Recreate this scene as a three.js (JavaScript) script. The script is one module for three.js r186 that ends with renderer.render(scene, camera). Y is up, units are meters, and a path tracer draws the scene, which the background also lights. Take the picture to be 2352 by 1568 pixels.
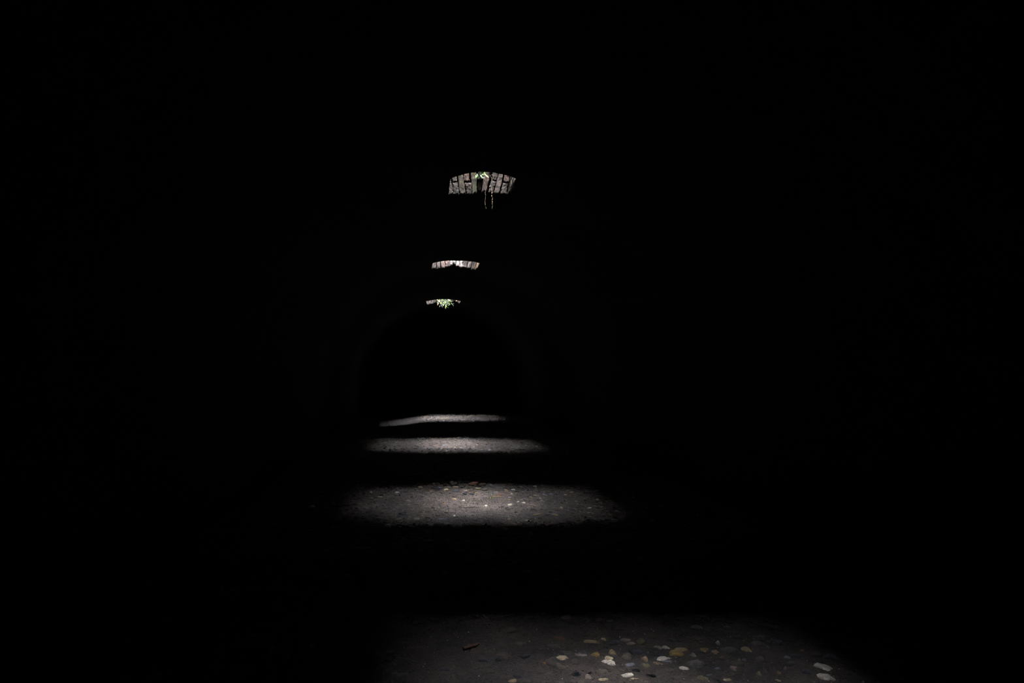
import * as THREE from 'three';
import { mergeGeometries, mergeVertices } from 'three/addons/utils/BufferGeometryUtils.js';
import { ImprovedNoise } from 'three/addons/math/ImprovedNoise.js';

// ------------------------------------------------------------------ camera, sky, sun, exposure
const scene = new THREE.Scene();
const W = 2352, H = 1568;
const CAM_X = -0.70, CAM_Y = 1.60;                       // the photographer stands left of the tunnel's axis
const camera = new THREE.PerspectiveCamera(53.13, W / H, 0.05, 120);
camera.position.set(CAM_X, CAM_Y, 0);
camera.lookAt(CAM_X, CAM_Y, -10);
camera.setViewOffset(W, H, 209, -61, W, H);              // shifted lens: the tunnel stays upright in the frame
scene.add(camera);

const SKY = 0.45;                                        // thin bright overcast, a little blue
scene.background = new THREE.Color(0.80 * SKY, 0.92 * SKY, 1.12 * SKY);
// the sun behind thin cloud: its bright blurred disc and the wide glow about it
function sunlight(name, color, intensity, degrees) {
  const l = new THREE.DirectionalLight(color, intensity);
  l.name = name; l.position.set(0.4, 40, 3.6); l.target.position.set(0, 0, 0);
  l.castShadow = true; l.shadow.radius = degrees / 0.53; l.shadow.mapSize.set(4096, 4096);
  Object.assign(l.shadow.camera, { left: -8, right: 8, top: 40, bottom: -40, near: 1, far: 120 });
  scene.add(l, l.target);
}
sunlight('sun', new THREE.Color(1.0, 0.95, 0.89), 20, 14);
sunlight('sun_glow', new THREE.Color(0.94, 0.95, 0.99), 185, 50);

const renderer = new THREE.WebGLRenderer({ antialias: true });
renderer.toneMapping = THREE.LinearToneMapping;
renderer.toneMappingExposure = 1.0;
renderer.shadowMap.enabled = true;
renderer.shadowMap.type = THREE.PCFSoftShadowMap;

// ------------------------------------------------------------------ helpers
let seed = 20177;
const rnd = () => { seed = (seed * 1664525 + 1013904223) >>> 0; return seed / 4294967296; };
const rr = (a, b) => a + (b - a) * rnd();
const pn = new ImprovedNoise();
const N = (x, y, z = 0) => pn.noise(x + 311.7, y + 127.1, z + 74.3);
const fbm = (x, y, z, o = 4) => { let s = 0, a = 0.5, f = 1; for (let i = 0; i < o; i++) { s += a * N(x * f, y * f, z * f); f *= 2.03; a *= 0.5; } return s; };
const clamp = THREE.MathUtils.clamp, smooth = THREE.MathUtils.smoothstep, lerp = THREE.MathUtils.lerp;
const used = {};
const numbered = (n) => { used[n] = (used[n] ?? -1) + 1; return used[n] ? n + '_' + String(used[n]).padStart(3, '0') : n; };
function tag(o, label, category, group, kind) {
  o.userData.label = label;
  if (category) o.userData.category = category;
  if (group) o.userData.group = group;
  if (kind) o.userData.kind = kind;
  return o;
}
function put(name, geometry, material, parent) {
  const m = new THREE.Mesh(geometry, material);
  m.name = numbered(name); m.castShadow = m.receiveShadow = true; parent.add(m);
  return m;
}
function thing(name, label, category, at, group) {
  const g = new THREE.Group(); g.name = numbered(name); g.position.set(...at); scene.add(g);
  return tag(g, label, category, group);
}
function structure(name, label) {
  const g = new THREE.Group(); g.name = name; scene.add(g);
  return tag(g, label, null, null, 'structure');
}

// ------------------------------------------------------------------ textures (tileable value noise)
function noiseTile(size, cells, oct, s0) {
  const out = new Float32Array(size * size);
  let amp = 1, tot = 0, s = s0;
  const r = () => { s = (s * 1664525 + 1013904223) >>> 0; return s / 4294967296; };
  for (let o = 0; o < oct; o++) {
    const n = Math.min(cells << o, size), g = new Float32Array(n * n);
    for (let i = 0; i < n * n; i++) g[i] = r();
    for (let y = 0; y < size; y++) {
      const fy = y / size * n, y0 = fy | 0, ty = fy - y0, sy = ty * ty * (3 - 2 * ty), ya = y0 % n * n, yb = (y0 + 1) % n * n;
      for (let x = 0; x < size; x++) {
        const fx = x / size * n, x0 = fx | 0, tx = fx - x0, sx = tx * tx * (3 - 2 * tx), xa = x0 % n, xb = (x0 + 1) % n;
        out[y * size + x] += amp * lerp(lerp(g[ya + xa], g[ya + xb], sx), lerp(g[yb + xa], g[yb + xb], sx), sy);
      }
    }
    tot += amp; amp *= 0.62;
  }
  for (let i = 0; i < out.length; i++) out[i] /= tot;
  return out;
}
function texture(size, fn, srgb) {
  const d = new Uint8Array(size * size * 4);
  for (let i = 0; i < size * size; i++) {
    const c = fn(i);
    for (let k = 0; k < 3; k++) d[i * 4 + k] = clamp(Math.round((srgb ? Math.pow(clamp(c[k], 0, 1), 1 / 2.2) : c[k]) * 255), 0, 255);
    d[i * 4 + 3] = 255;
  }
  const t = new THREE.DataTexture(d, size, size);
  t.wrapS = t.wrapT = THREE.RepeatWrapping; t.magFilter = THREE.LinearFilter; t.minFilter = THREE.LinearMipmapLinearFilter; t.generateMipmaps = true;
  if (srgb) t.colorSpace = THREE.SRGBColorSpace;
  t.needsUpdate = true;
  return t;
}
const again = (t, u, v) => { const c = t.clone(); c.repeat.set(u, v ?? u); c.needsUpdate = true; return c; };
const nA = noiseTile(1024, 6, 7, 11), nB = noiseTile(1024, 24, 6, 77), nC = noiseTile(1024, 200, 3, 5);
const gritRand = (() => { let s = 99; return () => { s = (s * 1664525 + 1013904223) >>> 0; return s / 4294967296; }; })();
const grit = new Float32Array(1024 * 1024);                     // loose grains and straw bits lying in the soil
for (let k = 0; k < 9000; k++) {
  const x = gritRand() * 1024 | 0, y = gritRand() * 1024 | 0, r = gritRand() < 0.9 ? 1 : 2, v = gritRand() < 0.65 ? -0.7 : 1.6 * gritRand();
  for (let j = -r; j <= r; j++) for (let i = -r; i <= r; i++) if (i * i + j * j <= r * r) grit[((y + j + 1024) % 1024) * 1024 + (x + i + 1024) % 1024] = v;
}
const soilMap = texture(1024, (i) => {
  const a = nA[i], b = nB[i], c = nC[i], g = grit[i];
  let v = 0.40 + 0.7 * (a - 0.5) + 0.75 * (b - 0.5) + 1.25 * (c - 0.5);
  v = clamp(v, 0.05, 1) * (1 + g * 0.75);
  return [v * 1.0, v * (0.93 + 0.05 * (a - 0.5)), v * (0.92 - 0.12 * (b - 0.5))];
}, true);
const soilBump = texture(1024, (i) => { const v = 0.25 * nA[i] + 0.35 * nB[i] + 0.4 * nC[i] + 0.12 * Math.abs(grit[i]); return [v, v, v]; });
const stoneMap = texture(512, (i) => {                          // weathered river stone: veins, dark pits, pale crust
  const y = i / 512 | 0, x = i % 512, j = y * 2 * 1024 + x * 2;
  const a = nA[j], b = nB[j], c = nC[j];
  const pit = smooth(c + 0.35 * b, 0.62, 0.86), crust = smooth(a * 0.7 + b * 0.45, 0.52, 0.68);
  const soiled = smooth(nA[(j + 300700) % nA.length] * 0.5 + c * 0.55, 0.53, 0.62);   // earth still clinging to it
  const v = clamp((0.70 + 1.0 * (b - 0.5) + 0.38 * crust) * (1 - 0.75 * pit) * (1 - 0.62 * soiled), 0.05, 1);
  return [v, v * 0.985, v * 0.97];
}, true);
const stoneBump = texture(512, (i) => { const j = (i / 512 | 0) * 2048 + (i % 512) * 2, v = 0.5 * nB[j] + 0.5 * nC[j]; return [v, v, v]; });
const brickMap = texture(512, (i) => {                          // worn fired clay: soot, lime bloom, pock marks
  const j = (i / 512 | 0) * 2048 + (i % 512) * 2, a = nA[j], b = nB[j], c = nC[j];
  const bloom = smooth(a * 0.6 + c * 0.5, 0.55, 0.72), pit = smooth(c * 0.8 + (1 - b) * 0.4, 0.66, 0.8);
  let r = 0.62 + 0.7 * (b - 0.5), g = 0.56 + 0.75 * (b - 0.5) , bl = 0.52 + 0.8 * (b - 0.5);
  r = lerp(r, 0.95, 0.6 * bloom); g = lerp(g, 0.93, 0.6 * bloom); bl = lerp(bl, 0.88, 0.6 * bloom);
  const k = 1 - 0.7 * pit;
  return [clamp(r * k, 0.05, 1), clamp(g * k, 0.05, 1), clamp(bl * k, 0.05, 1)];
}, true);
const wallMap = texture(1024, (i) => { const v = clamp(0.5 + 0.6 * (nA[i] - 0.5) + 0.7 * (nB[i] - 0.5) + 0.4 * (nC[i] - 0.5), 0.1, 1); return [v, v * 0.95, v * 0.88]; }, true);

const std = (o) => new THREE.MeshStandardMaterial(o);
const rgb = (r, g, b) => new THREE.Color(r, g, b);
const M = {
  soil: std({ vertexColors: true, color: rgb(0.114, 0.097, 0.093), map: soilMap, bumpMap: soilBump, bumpScale: 0.02, roughness: 0.78 }),
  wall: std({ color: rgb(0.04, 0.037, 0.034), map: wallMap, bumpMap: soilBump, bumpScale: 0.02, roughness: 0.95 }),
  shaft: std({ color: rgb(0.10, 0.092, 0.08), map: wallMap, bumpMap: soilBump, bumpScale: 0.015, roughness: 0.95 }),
  turf: std({ color: rgb(0.10, 0.15, 0.06), map: wallMap, bumpMap: soilBump, bumpScale: 0.03, roughness: 0.95 }),
  mortar: std({ color: rgb(0.035, 0.032, 0.028), map: wallMap, bumpMap: soilBump, bumpScale: 0.01, roughness: 1 }),
};
const STONE = {
  slate: [0.045, 0.052, 0.075, 0.42], black: [0.014, 0.018, 0.024, 0.32], grey: [0.14, 0.132, 0.128, 0.6], brown: [0.13, 0.105, 0.085, 0.65],
  tan: [0.52, 0.39, 0.24, 0.7], ochre: [0.46, 0.31, 0.10, 0.7], olive: [0.20, 0.18, 0.11, 0.65], pink: [0.42, 0.34, 0.31, 0.65],
  white: [0.95, 0.88, 0.80, 0.6], blue: [0.30, 0.33, 0.43, 0.45], rust: [0.22, 0.10, 0.06, 0.7], cream: [0.80, 0.66, 0.44, 0.65], umber: [0.075, 0.062, 0.055, 0.7],
};
const SM = {};
for (const [k, [r, g, b, q]] of Object.entries(STONE)) SM[k] = std({ color: rgb(r, g, b), map: stoneMap, bumpMap: stoneBump, bumpScale: 0.006, roughness: q });
const stoneAny = std({ color: rgb(1, 1, 1), map: stoneMap, bumpMap: stoneBump, bumpScale: 0.006, roughness: 0.32 });
const BRICK = {
  brown: [0.072, 0.056, 0.045], red: [0.089, 0.051, 0.040], grey: [0.063, 0.057, 0.052], moss: [0.051, 0.048, 0.020], pale: [0.111, 0.092, 0.085], dark: [0.030, 0.025, 0.022],
  lime: [0.782, 0.739, 0.765], rose: [0.425, 0.332, 0.323], ash: [0.162, 0.146, 0.140], amber: [0.340, 0.238, 0.162],
};
const BM = {};
for (const [k, c] of Object.entries(BRICK)) BM[k] = std({ vertexColors: true, color: rgb(...c), map: again(brickMap, 2.2), bumpMap: again(stoneBump, 2.2), bumpScale: 0.008, roughness: 0.92 });

// ------------------------------------------------------------------ the tunnel's measures
const R = 2.86, CY = 0.865, THICK = 0.28, CROWN = CY + R;         // barrel vault
const Z0 = 4.0, Z1 = -34;                                         // its two ends
const TOP = CROWN + 3.10;                                         // level of the ground above
// near / far: where the cut in the crown begins and ends, from the camera; half: its half width, x: its middle; bow: how much the near edge is bowed
const HOLES = [
  { near: 2.28, far: 3.06, half: 0.145, bow: 0.05, x: 0.36, mouth: 0.38, wide: 0.85 },
  { near: 7.40, far: 8.23, half: 0.37, bow: 0.19, x: 0 },
  { near: 13.48, far: 14.37, half: 0.485, bow: 0.12, x: 0 },
  { near: 21.06, far: 22.20, half: 0.545, bow: 0.12, x: 0 },
];
function floorH(x, z) {
  let h = 0.030 * fbm(x * 0.8, z * 0.8, 1.3, 3) + 0.022 * fbm(x * 3.1, z * 3.1, 5.5, 3);
  h += 0.014 * fbm(x * 9.3, z * 9.3, 8.8, 3);
  const d = -z;
  h -= 0.20 * smooth(d, 18.5, 21.0) * smooth(-x, 0.15, 2.0);      // the ground sinks to a gutter at the far left
  h += 0.045 * Math.exp(-((x + 0.05) ** 2 / 0.45 + (d - 9.15) ** 2 / 0.30));   // earth under the heap of fallen stones
  h += 0.04 * Math.exp(-((x + 0.15) ** 2 / 0.7 + (d - 14.9) ** 2 / 0.5));
  return h;
}

// ---- vault: closed solids between two angles and two ends; angle measured from the crown
function vaultSolid(a0, a1, na, zA, zB, nz) {
  const pos = [], uv = [], idx = [];
  const P = (a, r, z) => [r * Math.sin(a), CY + r * Math.cos(a), z];
  function sheet(nu, nv, f) {
    const base = pos.length / 3;
    for (let j = 0; j <= nv; j++) for (let i = 0; i <= nu; i++) { const [p, u, v] = f(i / nu, j / nv); pos.push(...p); uv.push(u, v); }
    for (let j = 0; j < nv; j++) for (let i = 0; i < nu; i++) { const a = base + j * (nu + 1) + i; idx.push(a, a + 1, a + nu + 2, a, a + nu + 2, a + nu + 1); }
  }
  const A = (t) => lerp(a0, a1, t), Z = (a, t) => lerp(zA(a), zB(a), t);
  const rough = (a, z) => R + 0.02 * fbm(a * 4, z * 1.2, 2, 3) - 0.002;
  sheet(na, nz, (s, t) => { const a = A(s), z = Z(a, t); return [P(a, rough(a, z), z), a * R / 1.6, z / 1.6]; });
  sheet(na, nz, (s, t) => { const a = A(1 - s), z = Z(a, t); return [P(a, R + THICK, z), a * R / 1.6, z / 1.6]; });
  for (const e of [0, 1]) sheet(na, 2, (s, t) => { const a = A(e ? 1 - s : s), r = lerp(R + THICK, rough(a, Z(a, e)), t); return [P(a, r, Z(a, e)), a * R / 1.6, r / 1.6]; });
  for (const e of [0, 1]) sheet(2, nz, (s, t) => { const a = A(e), z = Z(a, t), r = lerp(R + THICK, rough(a, z), e ? 1 - s : s); return [P(a, r, z), r / 1.6, z / 1.6]; });
  const g = new THREE.BufferGeometry();
  g.setAttribute('position', new THREE.Float32BufferAttribute(pos, 3));
  g.setAttribute('uv', new THREE.Float32BufferAttribute(uv, 2));
  g.setIndex(idx); g.computeVertexNormals();
  return g;
}
const ringDepth = 0.13;
const solids = [];
let from = () => Z0;
for (const h of HOLES) {
  const a0 = Math.asin((h.x - h.half) / R), a1 = Math.asin((h.x + h.half) / R), am = (a0 + a1) / 2, w = (a1 - a0) / 2;
  const nearEdge = (a) => -(h.near + h.bow * Math.min(1, ((a - am) / w) ** 2) + 0.05 * fbm(a * 30, h.near, 4, 3));   // the broken edge bows
  const end = -(h.far + ringDepth), start = from;
  // strip before the opening, its two flanks, then on to the next
  solids.push(vaultSolid(a0, a1, 64, start, nearEdge, 40));
  solids.push(vaultSolid(-Math.PI / 2, a0, 48, start, () => end, 60), vaultSolid(a1, Math.PI / 2, 48, start, () => end, 60));
  from = () => end;
}
solids.push(vaultSolid(-Math.PI / 2, Math.PI / 2, 96, from, () => Z1, 60));
const vault = structure('ceiling', 'dark barrel vault of old masonry over the passage, cut by square light shafts');
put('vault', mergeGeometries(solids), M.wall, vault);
function slab(x0, x1, y0, y1, z0, z1, s = 1.6) {
  const g = new THREE.BoxGeometry(x1 - x0, y1 - y0, z1 - z0).translate((x0 + x1) / 2, (y0 + y1) / 2, (z0 + z1) / 2);
  const p = g.attributes.position, n = g.attributes.normal, uv = g.attributes.uv;
  for (let i = 0; i < p.count; i++) {
    const ax = Math.abs(n.getX(i)), ay = Math.abs(n.getY(i));
    uv.setXY(i, (ax > 0.5 ? p.getZ(i) : p.getX(i)) / s, (ay > 0.5 ? p.getZ(i) : p.getY(i)) / s);
  }
  return g;
}
// light shafts: four masonry sides from the vault's back up to the ground above
// they lean a little towards the viewer and narrow upwards
const LEAN = 0.22, MOUTH = 0.72;
function hexa(b4, t4, y0, y1, s = 1.6) {                        // a solid between two quads [x, z] x 4, at two heights
  const v = [...b4.map(([x, z]) => [x, y0, z]), ...t4.map(([x, z]) => [x, y1, z])];
  const pos = [], uv = [], idx = [];
  for (const f of [[0, 1, 2, 3], [4, 5, 6, 7], [0, 1, 5, 4], [1, 2, 6, 5], [2, 3, 7, 6], [3, 0, 4, 7]]) {
    const k = pos.length / 3; f.forEach((i) => { pos.push(...v[i]); uv.push((v[i][0] + v[i][2] * 0.9) / s, (v[i][1] + v[i][2] * 0.4) / s); });
    idx.push(k, k + 1, k + 2, k, k + 2, k + 3);
  }
  const g = new THREE.BufferGeometry();
  g.setAttribute('position', new THREE.Float32BufferAttribute(pos, 3)); g.setAttribute('uv', new THREE.Float32BufferAttribute(uv, 2));
  g.setIndex(idx);
  const flat = g.toNonIndexed(); flat.computeVertexNormals();
  return flat;
}
const mouth = (h) => { const c = -(h.near + h.far) / 2 + LEAN, q = h.mouth ?? 0.78 * h.half, w = h.wide ?? MOUTH; return { x0: h.x - w, x1: h.x + w, zn: c + q, zf: c - q }; };
HOLES.forEach((h) => {
  const b = CROWN + THICK - 0.16, x0 = h.x - h.half - 0.028, x1 = h.x + h.half + 0.028, zn = -h.near, zf = -h.far - 0.02, m = mouth(h), T = 0.3;
  const side = (x, mx, t) => hexa([[x, zn + T], [x, zf - T], [x + t, zf - T], [x + t, zn + T]], [[mx, m.zn + T], [mx, m.zf - T], [mx + t, m.zf - T], [mx + t, m.zn + T]], b - 0.03 * Math.abs(h.x) * 4, TOP);
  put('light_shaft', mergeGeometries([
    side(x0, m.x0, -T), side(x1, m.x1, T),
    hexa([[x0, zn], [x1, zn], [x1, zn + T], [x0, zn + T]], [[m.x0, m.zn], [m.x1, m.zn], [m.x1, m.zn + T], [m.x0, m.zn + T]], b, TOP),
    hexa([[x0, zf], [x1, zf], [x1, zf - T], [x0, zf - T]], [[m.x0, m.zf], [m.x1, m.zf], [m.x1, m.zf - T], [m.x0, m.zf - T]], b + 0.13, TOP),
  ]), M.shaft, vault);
});
// the bank of earth on top, open over each shaft
{
  const bank = structure('earth_bank', 'grassy bank of earth above the vaulted passage, pierced by light shafts');
  const parts = []; let z = Z0 + 0.6;
  for (const h of HOLES) {
    const m = mouth(h);
    parts.push(slab(-4.5, 4.5, TOP - 0.15, TOP, m.zn, z), slab(-4.5, m.x0, TOP - 0.15, TOP, m.zf, m.zn), slab(m.x1, 4.5, TOP - 0.15, TOP, m.zf, m.zn));
    z = m.zf;
  }
  parts.push(slab(-4.5, 4.5, TOP - 0.15, TOP, Z1 - 0.6, z));
  put('turf', mergeGeometries(parts), M.turf, bank);
}
// walls
function wall(name, label, x0, x1, z0, z1, y1) {
  const w = structure(name, label);
  put('masonry', slab(x0, x1, -0.3, y1, z0, z1), M.wall, w);
}
wall('wall_left', 'dark masonry wall along the left of the passage', -R - 0.4, -R + 0.01, Z1 - 0.4, Z0 + 0.4, CY + 0.02);
wall('wall_right', 'dark masonry wall along the right of the passage', R - 0.01, R + 0.4, Z1 - 0.4, Z0 + 0.4, CY + 0.02);
wall('wall_back', 'dark masonry wall closing the far end of the passage', -R - 0.4, R + 0.4, Z1 - 0.4, Z1, TOP - 0.16);
wall('wall_front', 'dark masonry wall closing the passage behind the viewer', -R - 0.4, R + 0.4, Z0, Z0 + 0.4, TOP - 0.16);

// ------------------------------------------------------------------ floor of trodden earth with river stones
const floor = structure('floor', 'trodden dark earth floor with embedded river cobbles, lit in patches below the shafts');
{
  const xs = []; for (let i = 0; i <= 300; i++) xs.push(lerp(-R - 0.1, R + 0.1, i / 300));
  const zs = []; let z = Z0 + 0.1;
  while (z > Z1 - 0.1) { zs.push(z); const d = Math.max(-z, 0); z -= d < 3 ? (d < 2.6 ? 0.08 : 0.018) : d < 5.2 ? 0.016 : 0.016 + (d - 5.2) * 0.0055; }
  zs.push(Z1 - 0.1);
  const pos = [], uv = [], idx = [], col = [];
  for (const zz of zs) for (const x of xs) {
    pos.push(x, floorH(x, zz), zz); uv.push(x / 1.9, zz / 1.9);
    const darkEarth = -zz + 1.6 * fbm(x * 0.9, zz * 0.9, 21, 3) + 0.8 * fbm(x * 7, zz * 7, 3, 2) < 5.7;   // soil coloured darker up to the first stretch, paler trodden soil beyond
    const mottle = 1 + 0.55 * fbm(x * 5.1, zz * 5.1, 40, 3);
    col.push(...(darkEarth ? [0.46 * mottle, 0.43 * mottle, 0.43 * mottle] : [mottle, mottle, mottle]));
  }
  const n = xs.length;
  for (let j = 0; j < zs.length - 1; j++) for (let i = 0; i < n - 1; i++) { const a = j * n + i; idx.push(a, a + 1, a + n + 1, a, a + n + 1, a + n); }
  const g = new THREE.BufferGeometry();
  g.setAttribute('position', new THREE.Float32BufferAttribute(pos, 3)); g.setAttribute('uv', new THREE.Float32BufferAttribute(uv, 2));
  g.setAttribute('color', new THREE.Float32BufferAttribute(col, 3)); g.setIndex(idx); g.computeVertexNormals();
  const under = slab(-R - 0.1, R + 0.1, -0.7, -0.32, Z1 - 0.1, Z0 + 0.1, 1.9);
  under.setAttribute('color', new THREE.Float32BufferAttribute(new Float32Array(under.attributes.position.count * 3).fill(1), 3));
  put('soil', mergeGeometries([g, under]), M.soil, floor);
}
function stoneGeo(k, detail, rough = 0.36) {
  let g = new THREE.IcosahedronGeometry(1, detail); g.deleteAttribute('normal'); g.deleteAttribute('uv'); g = mergeVertices(g, 1e-4);
  const p = g.attributes.position, v = new THREE.Vector3(), uv = [];
  for (let i = 0; i < p.count; i++) {
    v.fromBufferAttribute(p, i);
    const s = 1 + rough * 1.5 * N(v.x * 0.9 + k * 7.7, v.y * 0.9, v.z * 0.9 + k * 3.1) + rough * 0.6 * N(v.x * 2.4, v.y * 2.4 + k * 5, v.z * 2.4);
    v.multiplyScalar(s);
    // flattened faces, as water-worn stones have
    v.x = Math.sign(v.x) * Math.pow(Math.abs(v.x), 0.86); v.z = Math.sign(v.z) * Math.pow(Math.abs(v.z), 0.9);
    p.setXYZ(i, v.x, v.y, v.z);
    uv.push(0.5 + v.x * 0.23 + k * 0.137, 0.5 + (v.z - v.y) * 0.2 + k * 0.291);
  }
  g.setAttribute('uv', new THREE.Float32BufferAttribute(uv, 2)); g.computeVertexNormals();
  return g;
}
const stones = Array.from({ length: 14 }, (_, k) => stoneGeo(k, 3));
const small = Array.from({ length: 5 }, (_, k) => stoneGeo(k + 30, 1, 0.22));
const taken = [];                                               // [x, z, radius] of stones set one by one
const free = (x, z, r) => taken.every(([a, b, q]) => (a - x) ** 2 + (b - z) ** 2 > (0.8 * (q + r)) ** 2);
function cobble(x, z, w, l, up, turn, tone, tilt = 0) {
  const m = put('cobble', stones[Math.floor(rnd() * stones.length)], SM[tone], floor);
  const hy = up * rr(1.3, 1.7) + 0.008;
  m.position.set(x, floorH(x, z) + up - hy * 0.92, z);
  m.scale.set(w / 2, hy, l / 2); m.rotation.set(tilt, turn, rr(-0.08, 0.08));
  taken.push([x, z, (w + l) / 4]);
  return m;
}
// stones of the near patch: x, distance, width, length along the passage, height above the soil (metres), turn, tone
const D = (py) => CAM_Y * 1568 / (py - 845);                    // distance at which the level floor is seen that far down
function setStone(px, py, w, h, tone, turn = 0) {               // the stones' places were measured off the photograph's grid
  const d = D(py), k = d / 1568, x = (px - 967) * k + CAM_X, sin = CAM_Y / Math.hypot(d, CAM_Y);
  const wide = w * k, seen = h * k, up = clamp(seen * 0.42, 0.006, 0.045), len = clamp((seen - up * 0.6) / sin, 0.4 * wide, 1.5 * wide);
  cobble(x, -d, wide, len, up, -turn, tone);
}
const NEAR = [
  [1358, 1474, 41, 8.5, 'tan'], [1387, 1467.4, 14, 7, 'cream'], [1437, 1468, 25, 7, 'pink'], [1413, 1474.5, 39, 9, 'slate'], [1401, 1478, 22, 6, 'slate'], [1449, 1476, 21, 7, 'pink'],
  [1472, 1474, 19, 16, 'olive'], [1392, 1486, 14, 8, 'slate'], [1406, 1502.5, 20, 12, 'tan'], [1367, 1507, 22, 12, 'ochre'], [1399.5, 1513, 23, 10, 'cream'], [1400, 1525.5, 36, 12, 'white', 0.15],
  [1438, 1511, 31, 17, 'brown'], [1446, 1530, 24, 9, 'blue'], [1482, 1516, 18, 14, 'tan'], [1484, 1530.5, 19, 13, 'olive'], [1464, 1497, 40, 11, 'slate', 0.2], [1442, 1554, 30, 9, 'white'],
  [1459, 1563, 19, 5, 'cream'], [1325, 1552, 24, 10, 'black'], [1354, 1550, 13, 6, 'black'], [1350, 1560, 19, 9, 'pink'], [1385, 1564, 23, 6, 'cream', 0.2], [1461, 1544, 20, 9, 'black', 0.5],
  [1496, 1556, 25, 8, 'black', 0.3], [1471, 1508, 6, 5, 'rust'], [1336, 1501, 34, 8, 'slate'], [1334, 1509, 30, 8, 'pink'], [1510, 1525, 20, 8, 'tan', 0.2], [1428, 1543, 20, 5, 'brown'],
  [1512, 1489, 22, 8, 'pink', 0.5], [1529, 1488, 16, 8, 'white', 0.4], [1564, 1493, 29, 10, 'tan', 0.4], [1551, 1501.6, 43, 14, 'ochre', 0.05], [1527, 1512, 31, 9, 'white', -0.1], [1535, 1519, 26, 6, 'blue'],
  [1510, 1500, 21, 10, 'slate'], [1593, 1507, 16, 9, 'pink'], [1618, 1494, 20, 11, 'ochre', 0.4], [1641, 1499, 21, 8, 'tan', 0.4], [1650, 1479, 11, 10, 'white'], [1676, 1495.5, 39, 12, 'grey', 0.3],
  [1609, 1501, 32, 7, 'black', 0.2], [1571.5, 1535, 26, 8.5, 'white', 0.15], [1599, 1528, 48, 18, 'grey', 0.2], [1646, 1537, 20, 5, 'blue'], [1684, 1538, 14, 14, 'pink'], [1629, 1550, 16, 4, 'blue'],
  [1614, 1562, 23, 11, 'olive'], [1652, 1564, 17, 8, 'black'], [1670, 1560.5, 19, 7, 'cream', 0.4], [1657, 1511, 20, 9, 'brown'], [1714, 1493, 22, 11, 'tan', 0.6], [1746, 1466, 31, 9, 'grey'],
  [1738, 1481, 45, 11, 'grey', 0.1], [1841, 1499, 12, 6, 'tan', 0.4], [1745, 1513, 20, 11, 'grey', 0.4], [1809, 1516, 16, 8, 'blue', 0.4], [1744, 1552, 11, 11, 'cream'], [1756, 1545, 14, 12, 'grey'],
  [1790, 1549.5, 8, 9, 'tan'], [1804, 1540, 8, 9, 'pink'], [1894, 1539, 40, 14, 'white', 0.75], [1891, 1560, 42, 14, 'white', 0.6], [1787, 1567, 13, 5, 'cream'], [1708, 1514, 11, 5, 'blue'],
  [1698, 1514, 6, 6, 'cream'], [1155, 1510, 36, 13, 'brown', 0.2], [1291, 1518, 32, 11, 'cream', 0.35], [1176, 1566, 27, 8, 'tan'], [1207, 1513, 30, 8, 'slate'], [1287, 1534, 28, 12, 'brown', 0.9],
  [1250, 1531, 9, 6, 'ochre'], [1286, 1466, 31, 8, 'rust', 0.2], [1690, 1524, 40, 12, 'umber'], [1560, 1560, 34, 10, 'umber'], [1530, 1545, 36, 9, 'umber'], [1850, 1550, 30, 12, 'slate', 0.5],
  [1905, 1517, 40, 13, 'slate', 0.6], [1830, 1470, 22, 7, 'umber'], [1320, 1528, 30, 12, 'umber'], [1240, 1550, 34, 12, 'umber'], [1120, 1545, 36, 11, 'umber'], [1110, 1520, 26, 9, 'slate'],
  [1060, 1552, 34, 10, 'umber'], [1020, 1540, 30, 8, 'slate'], [1690, 1466, 26, 8, 'umber'], [1600, 1470, 30, 9, 'umber'], [1540, 1473, 30, 8, 'slate'], [1500, 1466, 20, 7, 'umber'],
  [1340, 1456, 34, 8, 'umber'], [1420, 1447, 30, 7, 'umber'], [1520, 1440, 34, 8, 'umber'], [1650, 1447, 34, 8, 'umber'], [1760, 1440, 30, 7, 'umber'], [1400, 1425, 26, 6, 'grey'], [1560, 1420, 26, 6, 'umber'],
];
for (const [x, y, w, h, t, a] of NEAR) setStone(x, y, w, h, t, a);
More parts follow.
